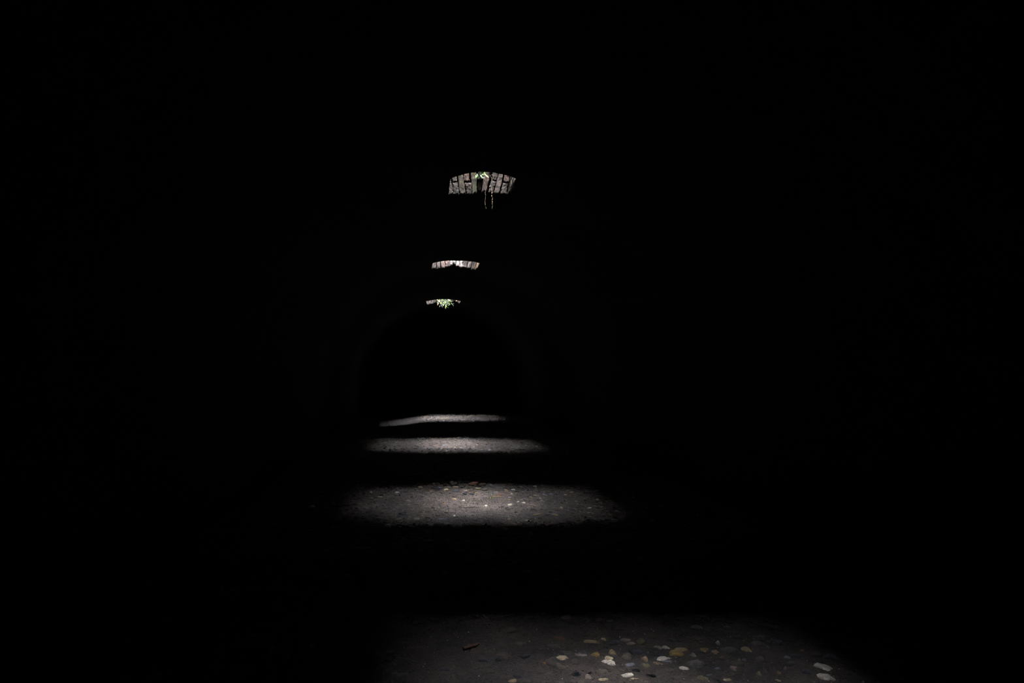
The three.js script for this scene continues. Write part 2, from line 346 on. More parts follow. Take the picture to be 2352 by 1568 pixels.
const MID = [
  [958, 1191, 18, 5, 'pink', 0.1], [1043, 1183, 8, 5, 'white'], [1027, 1202, 18, 4, 'blue'], [1014, 1192, 20, 4, 'blue', -0.1], [1020, 1156, 8, 3, 'ochre'], [1008, 1166, 6, 5, 'tan'], [966, 1121, 12, 3.5, 'cream'],
  [960, 1110, 9, 4, 'tan'], [989, 1106, 10, 3, 'rust'], [1020, 1104, 9, 4, 'cream'], [992, 1128, 12, 4, 'tan'], [1064, 1150.5, 8, 4, 'white'], [941, 1186, 8, 3, 'blue'], [1060, 1186, 8, 3, 'slate'],
  [1115, 1162, 10, 4, 'white'], [1171, 1159, 12, 4, 'white'], [1190, 1153.5, 6, 4, 'white'], [1203, 1156, 11, 3, 'white'], [1170, 1149, 7, 3, 'ochre'], [1198, 1148, 7, 3, 'tan'], [1171, 1105, 10, 3, 'cream'],
  [1170, 1109, 8, 4, 'pink'], [1184, 1173.5, 9, 4.5, 'olive'], [1194, 1187, 12, 4, 'grey'], [1167, 1187.4, 24, 3.5, 'grey'], [1230, 1124, 6, 4, 'cream'], [1175, 1137, 9, 3, 'cream'], [1170, 1144, 12, 2.5, 'blue'],
  [1179, 1126, 10, 3.5, 'white'], [1162, 1128.5, 11, 3.5, 'tan'], [1166, 1133.5, 18, 6, 'brown'], [1152, 1119, 14, 5, 'brown'], [1147, 1124, 22, 4, 'grey'], [1170, 1116, 6, 3, 'tan'], [1180, 1118.5, 6, 3, 'cream'],
  [1197, 1121, 10, 3, 'blue'], [1218, 1132, 12, 4, 'slate'], [1249, 1138, 8, 3, 'blue'], [1232, 1139, 14, 2.5, 'tan'], [1242, 1147, 8, 3, 'pink'], [1274, 1154, 5, 3.5, 'blue'], [1273, 1158, 5, 3, 'blue'],
  [1289.5, 1169, 8, 6, 'cream'], [1305, 1129, 10, 3.5, 'tan', 0.2], [1313, 1134, 11, 2.5, 'cream'], [1323, 1152, 10, 3.5, 'pink'], [1341, 1170, 9, 4, 'grey'], [1381, 1163, 8, 3, 'tan'], [1326, 1160, 7, 3, 'blue'],
  [1305, 1176, 5, 3, 'blue'], [1332, 1176, 4, 4, 'white'], [1353, 1148, 8, 4, 'grey'], [1418, 1150, 9, 4, 'slate'], [1454, 1150, 6, 3, 'blue'], [1388, 1137, 6, 4, 'grey'], [1299, 1139, 8, 3, 'cream'],
  [837, 1167.5, 10, 3, 'tan'], [892, 1172, 6, 4, 'slate'], [906, 1175, 10, 5, 'grey'], [864, 1157, 9, 4, 'slate'], [913, 1165, 6, 3, 'blue'], [1148, 1200, 10, 3, 'slate'], [1206, 1205, 10, 3, 'slate'], [1104, 1190, 14, 4, 'umber'],
  [1140, 1183, 16, 4, 'umber'], [1125, 1174, 22, 4, 'umber'], [1090, 1200, 20, 5, 'umber'], [1060, 1195, 18, 4, 'umber'], [1220, 1192, 18, 4, 'umber'], [1250, 1175, 20, 4, 'umber'], [1170, 1172, 18, 4, 'umber'],
  [980, 1176, 18, 4, 'umber'], [940, 1167, 16, 4, 'umber'], [1005, 1178, 14, 4, 'umber'],
];
for (const [x, y, w, h, t, a] of MID) setStone(x, y, w, h, t, a);
// further cobbles one by one where they show largest, up to three hundred
const tones = [['umber', 48], ['slate', 15], ['grey', 8], ['brown', 22], ['olive', 5], ['tan', 3.5], ['pink', 2.5], ['black', 5], ['blue', 2], ['white', 1.3], ['rust', 1.5]];
const toneSum = tones.reduce((s, t) => s + t[1], 0);
const anyTone = () => { let k = rnd() * toneSum; for (const [t, w] of tones) { if ((k -= w) < 0) return t; } return 'umber'; };
for (let tries = 0, n = NEAR.length + MID.length; n < 300 && tries < 6000; tries++) {
  const d = rr(3.25, 5.0), x = rr(-1.2, 2.2), w = rr(0.045, 0.11), l = w * rr(0.5, 0.95);
  if (!free(x, -d, (w + l) / 4)) continue;
  const dark = ['umber', 'umber', 'slate', 'brown', 'umber', 'grey'][Math.floor(rnd() * 6)];
  cobble(x, -d, w, l, rr(0.006, 0.018), rr(-0.6, 0.6), dark); n++;
}
// all others as one part
{
  const spots = [];
  for (let d = 0.4; d < 27; d += 0.098) for (let x = -2.8; x < 2.8; x += 0.098) {
    const px = x + rr(-0.045, 0.045), pd = d + rr(-0.045, 0.045);
    if (pd > 3.15 && pd < 5.1 && px > -1.3 && px < 2.3) continue;
    const clear = 0.30 + 0.9 * N(px * 0.9, pd * 0.9, 9);                 // bare trodden soil here and there
    const bare = Math.exp(-((px + 0.1) ** 2 / 0.9 + (pd - 8.1) ** 2 / 0.16)) * 0.75;
    if (rnd() > 0.62 + clear * 0.5 - bare) continue;
    if (pd > 19 && px < -0.75 && rnd() < 0.93) continue;                  // the smooth gutter
    const w = rr(0.03, 0.085) * (rnd() < 0.12 ? 1.4 : 1);
    if (taken.length && !free(px, -pd, w / 2)) continue;
    spots.push([px, pd, w]);
  }
  const m4 = new THREE.Matrix4(), q = new THREE.Quaternion(), e = new THREE.Euler(), col = new THREE.Color();
  small.forEach((g, k) => {
    const mine = spots.filter((_, i) => i % small.length === k);
    const im = new THREE.InstancedMesh(g, stoneAny, mine.length);
    im.name = numbered('cobbles'); im.userData.kind = 'stuff'; im.castShadow = im.receiveShadow = true;
    mine.forEach(([x, d, w], i) => {
      const up = rr(0.004, 0.02), hy = up * 1.5 + 0.008;
      q.setFromEuler(e.set(rr(-0.15, 0.15), rr(-0.9, 0.9), rr(-0.15, 0.15)));
      m4.compose(new THREE.Vector3(x, floorH(x, -d) + up - hy * 0.92, -d), q, new THREE.Vector3(w / 2, hy, w / 2 * rr(0.5, 0.95)));
      im.setMatrixAt(i, m4);
      const [r, gg, b] = STONE[anyTone()], s = rr(0.7, 1.35);
      im.setColorAt(i, col.setRGB(Math.min(r * s, 0.95), Math.min(gg * s, 0.95), Math.min(b * s, 0.95)));
    });
    floor.add(im);
  });
  // gravel and quartz grains
  const grains = new THREE.InstancedMesh(stoneGeo(60, 0, 0.2), stoneAny, 42000);
  grains.name = 'gravel'; grains.userData.kind = 'stuff'; grains.castShadow = grains.receiveShadow = true;
  for (let i = 0; i < 42000; i++) {
    const near = i < 12000, d = near ? rr(3.2, 5.2) : (i % 3 ? rr(6.5, 10.5) : rr(11, 24)), x = near ? rr(-1.6, 2.4) : rr(-2.3, 2.3), s = near ? rr(0.0015, 0.006) : rr(0.002, 0.0085);
    q.setFromEuler(e.set(rnd() * 3, rnd() * 3, rnd() * 3));
    m4.compose(new THREE.Vector3(x, floorH(x, -d) + s * 0.25, -d), q, new THREE.Vector3(s, s * 0.7, s * rr(0.7, 1)));
    grains.setMatrixAt(i, m4);
    const t = rnd(), c = t < 0.03 ? STONE.white : t < 0.08 ? STONE.tan : t < 0.4 ? STONE.grey : t < 0.5 ? STONE.slate : t < 0.85 || near ? STONE.brown : STONE.umber;
    grains.setColorAt(i, col.setRGB(c[0], c[1], c[2]));
  }
  floor.add(grains);
}

// ------------------------------------------------------------------ brick rings on the far side of each opening
function roughBrick(c, depth, k, moss = 0) {                              // corners BL, BR, TR, TL as [x, y]; the face looks along +z
  const nx = 14, ny = 22, nz = 4, pos = [], uv = [], idx = [], col = [];
  const at = (u, v) => [0, 1].map((i) => lerp(lerp(c[0][i], c[1][i], u), lerp(c[3][i], c[2][i], u), v));
  const w = Math.hypot(c[1][0] - c[0][0], c[1][1] - c[0][1]), hgt = Math.hypot(c[3][0] - c[0][0], c[3][1] - c[0][1]);
  const worn = (u, v, d) => {                                   // rounded arrises and chipped edges
    const eu = Math.min(u, 1 - u) * w, ev = Math.min(v, 1 - v) * hgt, e = Math.min(eu, ev);
    const chip = 0.006 + 0.012 * Math.max(0, N(u * 3 + k * 9.1, v * 6 + k * 2.7, 3));
    return d - (e < chip ? (chip - e) * 0.9 : 0) + 0.009 * fbm(u * w * 26 + k * 5, v * hgt * 26, k * 1.7, 3);
  };
  const edge = (u, v) => {
    const [x, y] = at(u, v), f = 0.007;
    return [x + f * N(x * 38, y * 38, k * 3.3), y + f * 1.4 * N(x * 42 + 9, y * 38, k * 2.1 + 7)];
  };
  const stain = ([x, y, z]) => {                                // soot, lime bloom and moss with ragged outlines
    const n = fbm(x * 17 + k * 3.1, y * 13, z * 9 + k, 4), m = fbm(x * 40 + k, y * 40, z * 20 + 5, 3);
    const v = (n < -0.10 ? 0.42 : n > 0.16 ? 1.55 : 1) * (1 + 1.1 * m), g = moss && fbm(x * 24, y * 24 + 3, k, 3) + moss > 0.12 ? 1 : 0;
    return g ? [0.62 * v, 0.9 * v, 0.28 * v] : [v, v * (1 - 0.12 * n), v * (1 - 0.2 * n)];
  };
  const sheet = (nu, nv, f) => {
    const b = pos.length / 3;
    for (let j = 0; j <= nv; j++) for (let i = 0; i <= nu; i++) { const p = f(i / nu, j / nv); pos.push(...p); col.push(...stain(p)); uv.push(p[0] * 1.7 + k * 0.37 + p[2] * 0.6, p[1] * 1.7 + k * 0.21 + p[2] * 0.9); }
    for (let j = 0; j < nv; j++) for (let i = 0; i < nu; i++) { const a = b + j * (nu + 1) + i; idx.push(a, a + 1, a + nu + 2, a, a + nu + 2, a + nu + 1); }
  };
  const Q = (u, v, t) => { const [x, y] = edge(u, v); return [x, y, lerp(-depth, worn(u, v, 0), t)]; };
  sheet(nx, ny, (u, v) => Q(u, v, 1));
  sheet(nx, 1, (u, v) => Q(1 - u, v, 0));
  sheet(nz, ny, (u, v) => Q(0, v, u)); sheet(nz, ny, (u, v) => Q(1, v, 1 - u));
  sheet(nx, nz, (u, v) => Q(u, 0, v)); sheet(nx, nz, (u, v) => Q(u, 1, 1 - v));
  const g = new THREE.BufferGeometry();
  g.setAttribute('color', new THREE.Float32BufferAttribute(col, 3));
  g.setAttribute('position', new THREE.Float32BufferAttribute(pos, 3)); g.setAttribute('uv', new THREE.Float32BufferAttribute(uv, 2));
  g.setIndex(idx); g.computeVertexNormals();
  return g;
}
// each ring is drawn on its own plane: origin and step turn the drawing's units into metres
function plane(dist, x0, y0, step) {
  const k = dist / 1568;
  return (u, v) => [(x0 + u / step - 967) * k + CAM_X, CAM_Y + (845 - y0 - v / step) * k];
}
function ring(n, label, dist, P, rows, lift) {
  const s = structure('trim_' + n, label);
  rows.forEach(([tone, set, c, grows, moss], i) => {
    const pts = c.map(([u, v]) => P(u, v));
    if (grows) for (const [t, b] of [[2, 1], [3, 0]]) {            // the brick runs on up out of sight
      const f = lift / (pts[t][1] - pts[b][1]); pts[t] = [pts[t][0] + (pts[t][0] - pts[b][0]) * f, pts[t][1] + lift];
    }
    const m = put('brick', roughBrick(pts, ringDepth, n * 20 + i, moss), BM[tone], s);
    m.position.z = -dist - set;
  });
  return s;
}
const P1 = plane(8.23, 1000, 370, 10.69), P2 = plane(14.37, 970, 580, 15.68), P3 = plane(22.2, 960, 670, 19.6);
ring(1, 'arch end of brown and grey bricks on edge in the nearest opening', 8.23, P1, [
  ['grey', 0.01, [[330, 805], [435, 805], [415, 540], [352, 530]], 0, 0.04],
  ['dark', 0.05, [[366, 505], [418, 505], [400, 400], [362, 400]], 1],
  ['grey', 0, [[440, 805], [592, 805], [545, 520], [425, 530]]],
  ['brown', 0.004, [[432, 500], [540, 495], [525, 385], [418, 395]], 1],
  ['brown', 0.006, [[605, 808], [752, 808], [680, 360], [550, 385]], 1, 0.02],
  ['brown', 0, [[770, 800], [895, 805], [880, 520], [728, 535]]],
  ['red', 0.002, [[705, 480], [842, 490], [825, 330], [688, 350]], 1],
  ['brown', 0.012, [[912, 812], [1025, 765], [1005, 270], [872, 290]], 1, 0.10],
  ['moss', 0.05, [[1048, 690], [1130, 690], [1160, 480], [1040, 470]]],
  ['dark', 0.02, [[1035, 440], [1180, 430], [1160, 300], [1050, 300]], 1],
  ['red', 0, [[1145, 748], [1258, 738], [1350, 300], [1200, 290]], 1],
  ['pale', 0.004, [[1300, 762], [1425, 768], [1500, 490], [1365, 480]]],
  ['brown', 0.008, [[1392, 462], [1512, 465], [1525, 345], [1400, 330]], 1],
  ['pale', 0.002, [[1442, 775], [1568, 796], [1655, 385], [1545, 365]], 1],
  ['grey', 0.01, [[1605, 795], [1745, 800], [1790, 535], [1660, 525]]],
  ['red', 0.004, [[1682, 500], [1802, 510], [1825, 400], [1690, 390]], 1],
  ['moss', 0.01, [[1775, 790], [1830, 795], [1920, 425], [1845, 400]], 1],
], 0.05);
function cheek(n, label, h, tones) {                            // the right side of an opening, laid with bricks too
  const a = Math.asin((h.x + h.half) / R), side = structure('trim_' + n, label), L = h.far - h.near;
  const inward = new THREE.Vector3(-Math.cos(a), Math.sin(a), 0), up = new THREE.Vector3(Math.sin(a), Math.cos(a), 0);
  [[0, 0.0, 0.32], [0, 0.335, 0.63], [0, 0.645, 0.86], [0.14, 0.0, 0.16], [0.14, 0.17, 0.48], [0.14, 0.495, 0.84]].forEach(([r0, z0, z1], i) => {
    const m = put('brick', roughBrick([[z0 * L, r0 + 0.004], [z1 * L, r0 + 0.004], [z1 * L, r0 + 0.132], [z0 * L, r0 + 0.132]], 0.05, 90 + n * 10 + i), BM[tones[i]], side);
    // local x runs towards the viewer, local y along the radius, local z into the opening
    m.quaternion.setFromRotationMatrix(new THREE.Matrix4().makeBasis(new THREE.Vector3(0, 0, 1), up, inward));
    m.position.set(R * Math.sin(a), CY + R * Math.cos(a), -h.far).addScaledVector(inward, 0.016);
  });
}
cheek(4, 'brick right cheek of the nearest opening', HOLES[1], ['dark', 'brown', 'brown', 'brown', 'grey', 'dark']);
cheek(5, 'brick right cheek of the middle opening', HOLES[2], ['amber', 'brown', 'brown', 'dark', 'brown', 'dark']);
cheek(6, 'brick right cheek of the farthest opening', HOLES[3], ['dark', 'brown', 'dark', 'brown', 'dark', 'dark']);
ring(2, 'arch end of lime-whitened bricks in the middle opening', 14.37, P2, [
  ['ash', 0.01, [[335, 572], [492, 572], [505, 355], [385, 360]], 1], ['ash', 0, [[530, 572], [650, 562], [645, 335], [508, 345]], 1],
  ['rose', 0.01, [[690, 552], [812, 545], [808, 372], [668, 345]], 1], ['rose', 0, [[835, 522], [972, 500], [976, 305], [818, 345]], 1],
  ['lime', 0.004, [[988, 465], [1085, 440], [1084, 293], [980, 300]], 1], ['lime', 0.01, [[1096, 365], [1205, 440], [1212, 340], [1098, 290]], 1],
  ['lime', 0.006, [[1215, 482], [1335, 492], [1345, 345], [1228, 335]], 1], ['lime', 0, [[1340, 522], [1444, 527], [1446, 345], [1360, 345]], 1],
  ['ash', 0.004, [[1452, 520], [1604, 555], [1612, 370], [1454, 345]], 1], ['ash', 0.008, [[1620, 562], [1745, 560], [1772, 385], [1640, 400]], 1],
  ['brown', 0.012, [[1762, 600], [1900, 612], [1935, 440], [1790, 400]], 1], ['amber', 0, [[1906, 600], [1925, 612], [2010, 455], [1948, 440]], 1],
], 0.16);
ring(3, 'arch end of dull bricks half hidden by leaves in the farthest opening', 22.2, P3, [
  ['ash', 0, [[400, 582], [472, 574], [462, 412], [365, 425]], 1], ['ash', 0.01, [[478, 572], [592, 548], [574, 388], [468, 412]], 1], ['ash', 0, [[600, 546], [696, 528], [694, 368], [580, 372]], 1],
  ['brown', 0.01, [[715, 512], [826, 470], [806, 368], [702, 375]], 1], ['dark', 0, [[840, 465], [950, 455], [940, 350], [820, 360]], 1], ['brown', 0.01, [[962, 455], [1080, 450], [1075, 340], [950, 345]], 1],
  ['moss', 0, [[1092, 450], [1210, 448], [1200, 335], [1085, 340]], 1], ['dark', 0.01, [[1222, 448], [1345, 450], [1335, 335], [1212, 335]], 1], ['moss', 0, [[1356, 450], [1480, 455], [1470, 340], [1346, 335]], 1],
  ['dark', 0.01, [[1492, 455], [1590, 470], [1592, 358], [1482, 345]], 1], ['brown', 0, [[1602, 402], [1690, 405], [1700, 362], [1600, 358]], 1], ['amber', 0.01, [[1695, 450], [1782, 432], [1782, 372], [1704, 364]], 1],
  ['brown', 0, [[1792, 488], [1888, 518], [1862, 420], [1790, 388]], 1],
], 0.22);

// ------------------------------------------------------------------ plants and roots at the openings
const leafMat = (r, g, b, q = 0.6) => new THREE.MeshPhysicalMaterial({ color: rgb(r, g, b), roughness: q, side: THREE.DoubleSide });
const L = { lime: leafMat(0.17, 0.25, 0.022), bright: leafMat(0.075, 0.17, 0.022), deep: leafMat(0.02, 0.06, 0.013), pale: leafMat(0.16, 0.22, 0.08), sage: leafMat(0.07, 0.105, 0.075), stem: leafMat(0.09, 0.10, 0.075), straw: leafMat(0.40, 0.29, 0.15, 0.8), dead: leafMat(0.12, 0.05, 0.02, 0.8) };
const rootMat = std({ color: rgb(0.22, 0.165, 0.11), map: again(stoneMap, 9, 1), roughness: 0.8 }), rootPale = std({ color: rgb(0.30, 0.27, 0.23), map: again(stoneMap, 3, 1), roughness: 0.8 }), rootTip = std({ color: rgb(0.50, 0.30, 0.14), map: again(stoneMap, 3), roughness: 0.7 });
function leafGeo(len, wid, bend) {                              // a blade from its stalk along +x, with a midrib fold
  const pos = [], idx = [], n = 6;
  for (let i = 0; i <= n; i++) {
    const t = i / n, w = wid * Math.pow(Math.sin(Math.PI * Math.min(0.98, t * 0.93 + 0.05)), 0.8), y = -bend * len * t * t;
    pos.push(len * t, y + w * 0.22, -w / 2, len * t, y, 0, len * t, y + w * 0.22, w / 2);
    if (i) { const a = (i - 1) * 3; idx.push(a, a + 1, a + 3, a + 1, a + 4, a + 3, a + 1, a + 2, a + 4, a + 2, a + 5, a + 4); }
  }
  const g = new THREE.BufferGeometry(); g.setAttribute('position', new THREE.Float32BufferAttribute(pos, 3)); g.setIndex(idx); g.computeVertexNormals();
  return g;
}
const leaves = [leafGeo(1, 0.42, 0.25), leafGeo(1, 0.55, 0.4), leafGeo(1, 0.3, 0.15)];
function leaf(parent, a, b, mat, k, zA, zB, roll) {             // from stalk a to tip b, on the ring's plane plus its own depth
  const A = new THREE.Vector3(a[0], a[1], zA), B = new THREE.Vector3(b[0], b[1], zB), d = B.clone().sub(A), len = d.length();
  const m = put('leaf', leaves[k], mat, parent);
  const x = d.normalize(), up = new THREE.Vector3(0, 0.45, 1).applyAxisAngle(x, roll), z = new THREE.Vector3().crossVectors(x, up).normalize(), y = new THREE.Vector3().crossVectors(z, x);
  m.quaternion.setFromRotationMatrix(new THREE.Matrix4().makeBasis(x, y, z));
  m.scale.setScalar(len); m.position.copy(A).sub(parent.position);
  return m;
}
function tube(pts, r, origin, seg = 6) {
  const c = new THREE.CatmullRomCurve3(pts.map((p) => new THREE.Vector3(...p).sub(origin)));
  return new THREE.TubeGeometry(c, pts.length * 6, r, seg);
}
{ // fern-like tuft in the crown of the nearest ring
  const o = P1(1110, 440), t = thing('hanging_plant', 'small tuft with a few broad light green leaves between bricks of the nearest opening', 'plant', [o[0], o[1], -8.20]);
  const z = -8.19, F1 = plane(8.13, 1000, 370, 10.69);
  put('stem', mergeGeometries([[[1110, 440], [1130, 340], [1180, 290]], [[1110, 440], [1080, 330], [1070, 290]], [[1110, 440], [1160, 330], [1230, 300]], [[1110, 440], [1040, 380], [1015, 330]]]
    .map((p) => tube(p.map(([u, v], i) => [...plane(-z - 0.03 * i, 1000, 370, 10.69)(u, v), z + 0.03 * i]), 0.003, t.position))), L.deep, t);
  for (const [a, b, m, k, r] of [
    [[1108, 330], [1172, 412], 'pale', 0, 0.1], [[1222, 320], [1305, 402], 'pale', 2, 0.2], [[1195, 270], [1240, 345], 'lime', 2, 0], [[1125, 300], [1200, 262], 'bright', 1, 0.6],
    [[1130, 318], [1190, 312], 'deep', 1, 0.2], [[1050, 300], [1115, 280], 'pale', 2, 0.8], [[1028, 325], [1005, 415], 'bright', 0, 0], [[1030, 330], [985, 395], 'bright', 1, 0.3], [[1170, 355], [1195, 412], 'deep', 0, 0.2],
    [[1180, 290], [1215, 250], 'pale', 1, 0.3], [[1020, 300], [1040, 365], 'deep', 0, 0.4], [[1150, 290], [1175, 340], 'bright', 1, 0.1],
  ]) leaf(t, F1(...a), F1(...b), L[m], k, z + 0.045, z + 0.075, r);
}
function root(label, pts, mat, r, beads, branches = []) {
  const first = pts[0], t = thing('hanging_root', label, 'root', [first[0], first[1], first[2]]);
  const wiggle = []; pts.forEach((p, i) => { wiggle.push(p); if (pts[i + 1]) { const q = pts[i + 1]; for (const s of [0.33, 0.66]) wiggle.push([lerp(p[0], q[0], s) + rr(-0.004, 0.004), lerp(p[1], q[1], s), lerp(p[2], q[2], s) + rr(-0.003, 0.003)]); } });
  put('strand', mergeGeometries([tube(wiggle, r, t.position), ...branches.map((b) => tube(b, r * 0.7, t.position))]), mat, t);
  for (const b of beads) { const m = put('root_nodule', small[b[3] ?? 0], rootTip, t); m.scale.set(r * 1.6, r * rr(2, 4), r * 1.6); m.position.set(b[0], b[1], b[2]).sub(t.position); }
  return t;
}
const p1 = (u, v, z) => [...plane(-z, 1000, 370, 10.69)(u, v), z];
root('left of two thin tan roots dangling below the nearest brick opening', [p1(1228, 420, -8.2), p1(1215, 540, -8.2), p1(1245, 650, -8.2), p1(1222, 770, -8.19), p1(1235, 850, -8.18), p1(1228, 935, -8.18), p1(1218, 1000, -8.18), p1(1228, 1080, -8.18), p1(1243, 1170, -8.18)], rootMat, 0.0028,
  [p1(1230, 915, -8.18), p1(1236, 825, -8.18), p1(1226, 1060, -8.18), p1(1220, 785, -8.18)], []);
root('right of two thin tan roots dangling below the nearest brick opening', [p1(1345, 340, -8.2), p1(1375, 420, -8.2), p1(1395, 510, -8.2), p1(1385, 640, -8.2), p1(1392, 770, -8.19), p1(1378, 850, -8.18), p1(1405, 910, -8.18), p1(1396, 1000, -8.18), p1(1402, 1090, -8.18), p1(1396, 1180, -8.18)], rootMat, 0.003,
  [p1(1400, 1000, -8.18), p1(1380, 855, -8.18), p1(1395, 1050, -8.18), p1(1390, 780, -8.18), p1(1398, 940, -8.18)], [[p1(1370, 330, -8.2), p1(1430, 370, -8.2), p1(1400, 450, -8.2)], [p1(1400, 330, -8.2), p1(1430, 385, -8.2)]]);
const pd = (u, v, d) => [...plane(d, 1000, 370, 10.69)(u, v), -d];
root('pale straight root running down the right end of the nearest brick ring', [pd(1915, 420, 7.76), pd(1895, 560, 7.84), pd(1872, 680, 7.92), pd(1843, 785, 8.00)], rootPale, 0.005, []);
root('yellowish forked root left of the pale one on the nearest brick ring', [pd(1872, 355, 7.90), pd(1850, 450, 8.0), pd(1820, 600, 8.1), pd(1788, 785, 8.17)], rootMat, 0.0045, [], [[pd(1850, 450, 8.0), pd(1866, 560, 7.96), pd(1845, 660, 8.02)]]);
root('short whitish root at the left edge of the nearest brick ring', [p1(362, 395, -8.2), p1(366, 460, -8.2), p1(370, 525, -8.2)], rootPale, 0.0055, []);

{ // the bush that hangs through the farthest opening
  const P3 = plane(21.96, 960, 670, 19.6), o = P3(1180, 420), t = thing('hanging_plant', 'leafy green plant hanging down through the farthest opening', 'plant', [o[0], o[1], -22.1]);
  const z0 = -22.06, stems = [];
  const tips = [[1240, 770], [1110, 700], [975, 680], [1380, 715], [1600, 640], [1500, 480], [860, 480], [1130, 600], [1300, 600], [1440, 560], [1010, 520], [1210, 520], [950, 430], [1370, 520], [895, 545], [1065, 590], [1390, 600]];
  for (const [u, v] of tips) stems.push(tube([[...P3(lerp(1180, u, 0.25), 370), z0 - 0.05], [...P3(lerp(1180, u, 0.7), lerp(350, v, 0.35)), z0 + rr(0, 0.12)], [...P3(u, v), z0 + rr(0, 0.2)]], 0.0035, t.position, 5));
  put('stem', mergeGeometries(stems), L.stem, t);
  const one = (u, v, a, len, m, k) => { const z = z0 + rr(-0.02, 0.22); leaf(t, P3(u - len / 2 * Math.cos(a), v - len / 2 * Math.sin(a)), P3(u + len / 2 * Math.cos(a), v + len / 2 * Math.sin(a)), L[m], k, z, z + rr(-0.03, 0.05), rr(-0.7, 0.7)); };
  for (const [u, v, a, len, m, k] of [
    [1248, 700, 1.75, 110, 'lime', 0], [1275, 635, 0.8, 75, 'lime', 1], [1320, 670, 0.8, 70, 'pale', 0], [1370, 705, 0.7, 70, 'sage', 1], [1090, 680, 1.0, 90, 'sage', 2], [1065, 610, 1.9, 80, 'sage', 2], [985, 650, 2.2, 90, 'sage', 2],
    [1010, 510, -0.4, 70, 'lime', 1], [1165, 548, 2.2, 70, 'lime', 0], [1130, 600, 1.7, 50, 'lime', 1], [1390, 525, -0.4, 80, 'lime', 1], [1440, 555, -0.6, 60, 'bright', 1], [1320, 575, 0.1, 60, 'bright', 0], [1380, 600, -0.3, 60, 'bright', 2],
    [1400, 370, 0.3, 130, 'pale', 1], [1440, 370, 0.6, 80, 'lime', 0], [1350, 350, 0.5, 80, 'lime', 2], [1265, 350, 0.7, 70, 'pale', 0], [1285, 380, 0.2, 60, 'sage', 1], [1490, 415, -0.5, 60, 'lime', 1], [1240, 470, 0.6, 90, 'lime', 1],
    [1215, 450, 0.2, 60, 'bright', 0], [1380, 470, 0.1, 90, 'bright', 1], [1425, 480, 0.5, 60, 'pale', 0], [1085, 350, 0.1, 60, 'pale', 0], [1080, 400, 1.5, 110, 'sage', 2], [1090, 490, 1.6, 90, 'sage', 2], [1130, 380, 1.6, 90, 'pale', 2],
    [950, 390, -0.4, 100, 'pale', 1], [880, 375, 0.2, 80, 'lime', 2], [980, 360, 0.6, 70, 'bright', 1], [860, 420, 1.3, 80, 'lime', 2], [850, 470, 2.1, 90, 'bright', 0], [960, 445, -0.1, 70, 'lime', 0], [890, 570, 1.8, 90, 'dead', 0],
    [910, 495, 0.4, 60, 'straw', 1], [1140, 330, 1.2, 50, 'lime', 2], [1500, 535, 0.4, 70, 'sage', 2], [1580, 540, -0.3, 70, 'sage', 2], [1610, 600, 1.6, 90, 'deep', 2], [1450, 620, 0.9, 50, 'deep', 1], [1520, 380, 1.5, 50, 'sage', 1],
    [1240, 400, 1.6, 70, 'pale', 2], [1225, 520, 0.5, 40, 'lime', 1], [1300, 500, 0.6, 70, 'sage', 2], [1345, 530, 0.4, 70, 'sage', 2], [1140, 570, 0.8, 90, 'sage', 2], [1220, 635, 0.9, 40, 'bright', 1],
  ]) one(u, v, a, len, m, k);
  for (let i = 0; i < 34; i++) { const v = rr(335, 620), half = lerp(330, 120, (v - 335) / 285); one(1180 + rr(-half, half) + 20, v, rr(0.2, 2.6), rr(35, 70), ['bright', 'deep', 'deep', 'lime', 'bright'][i % 5], i % 3); }
}

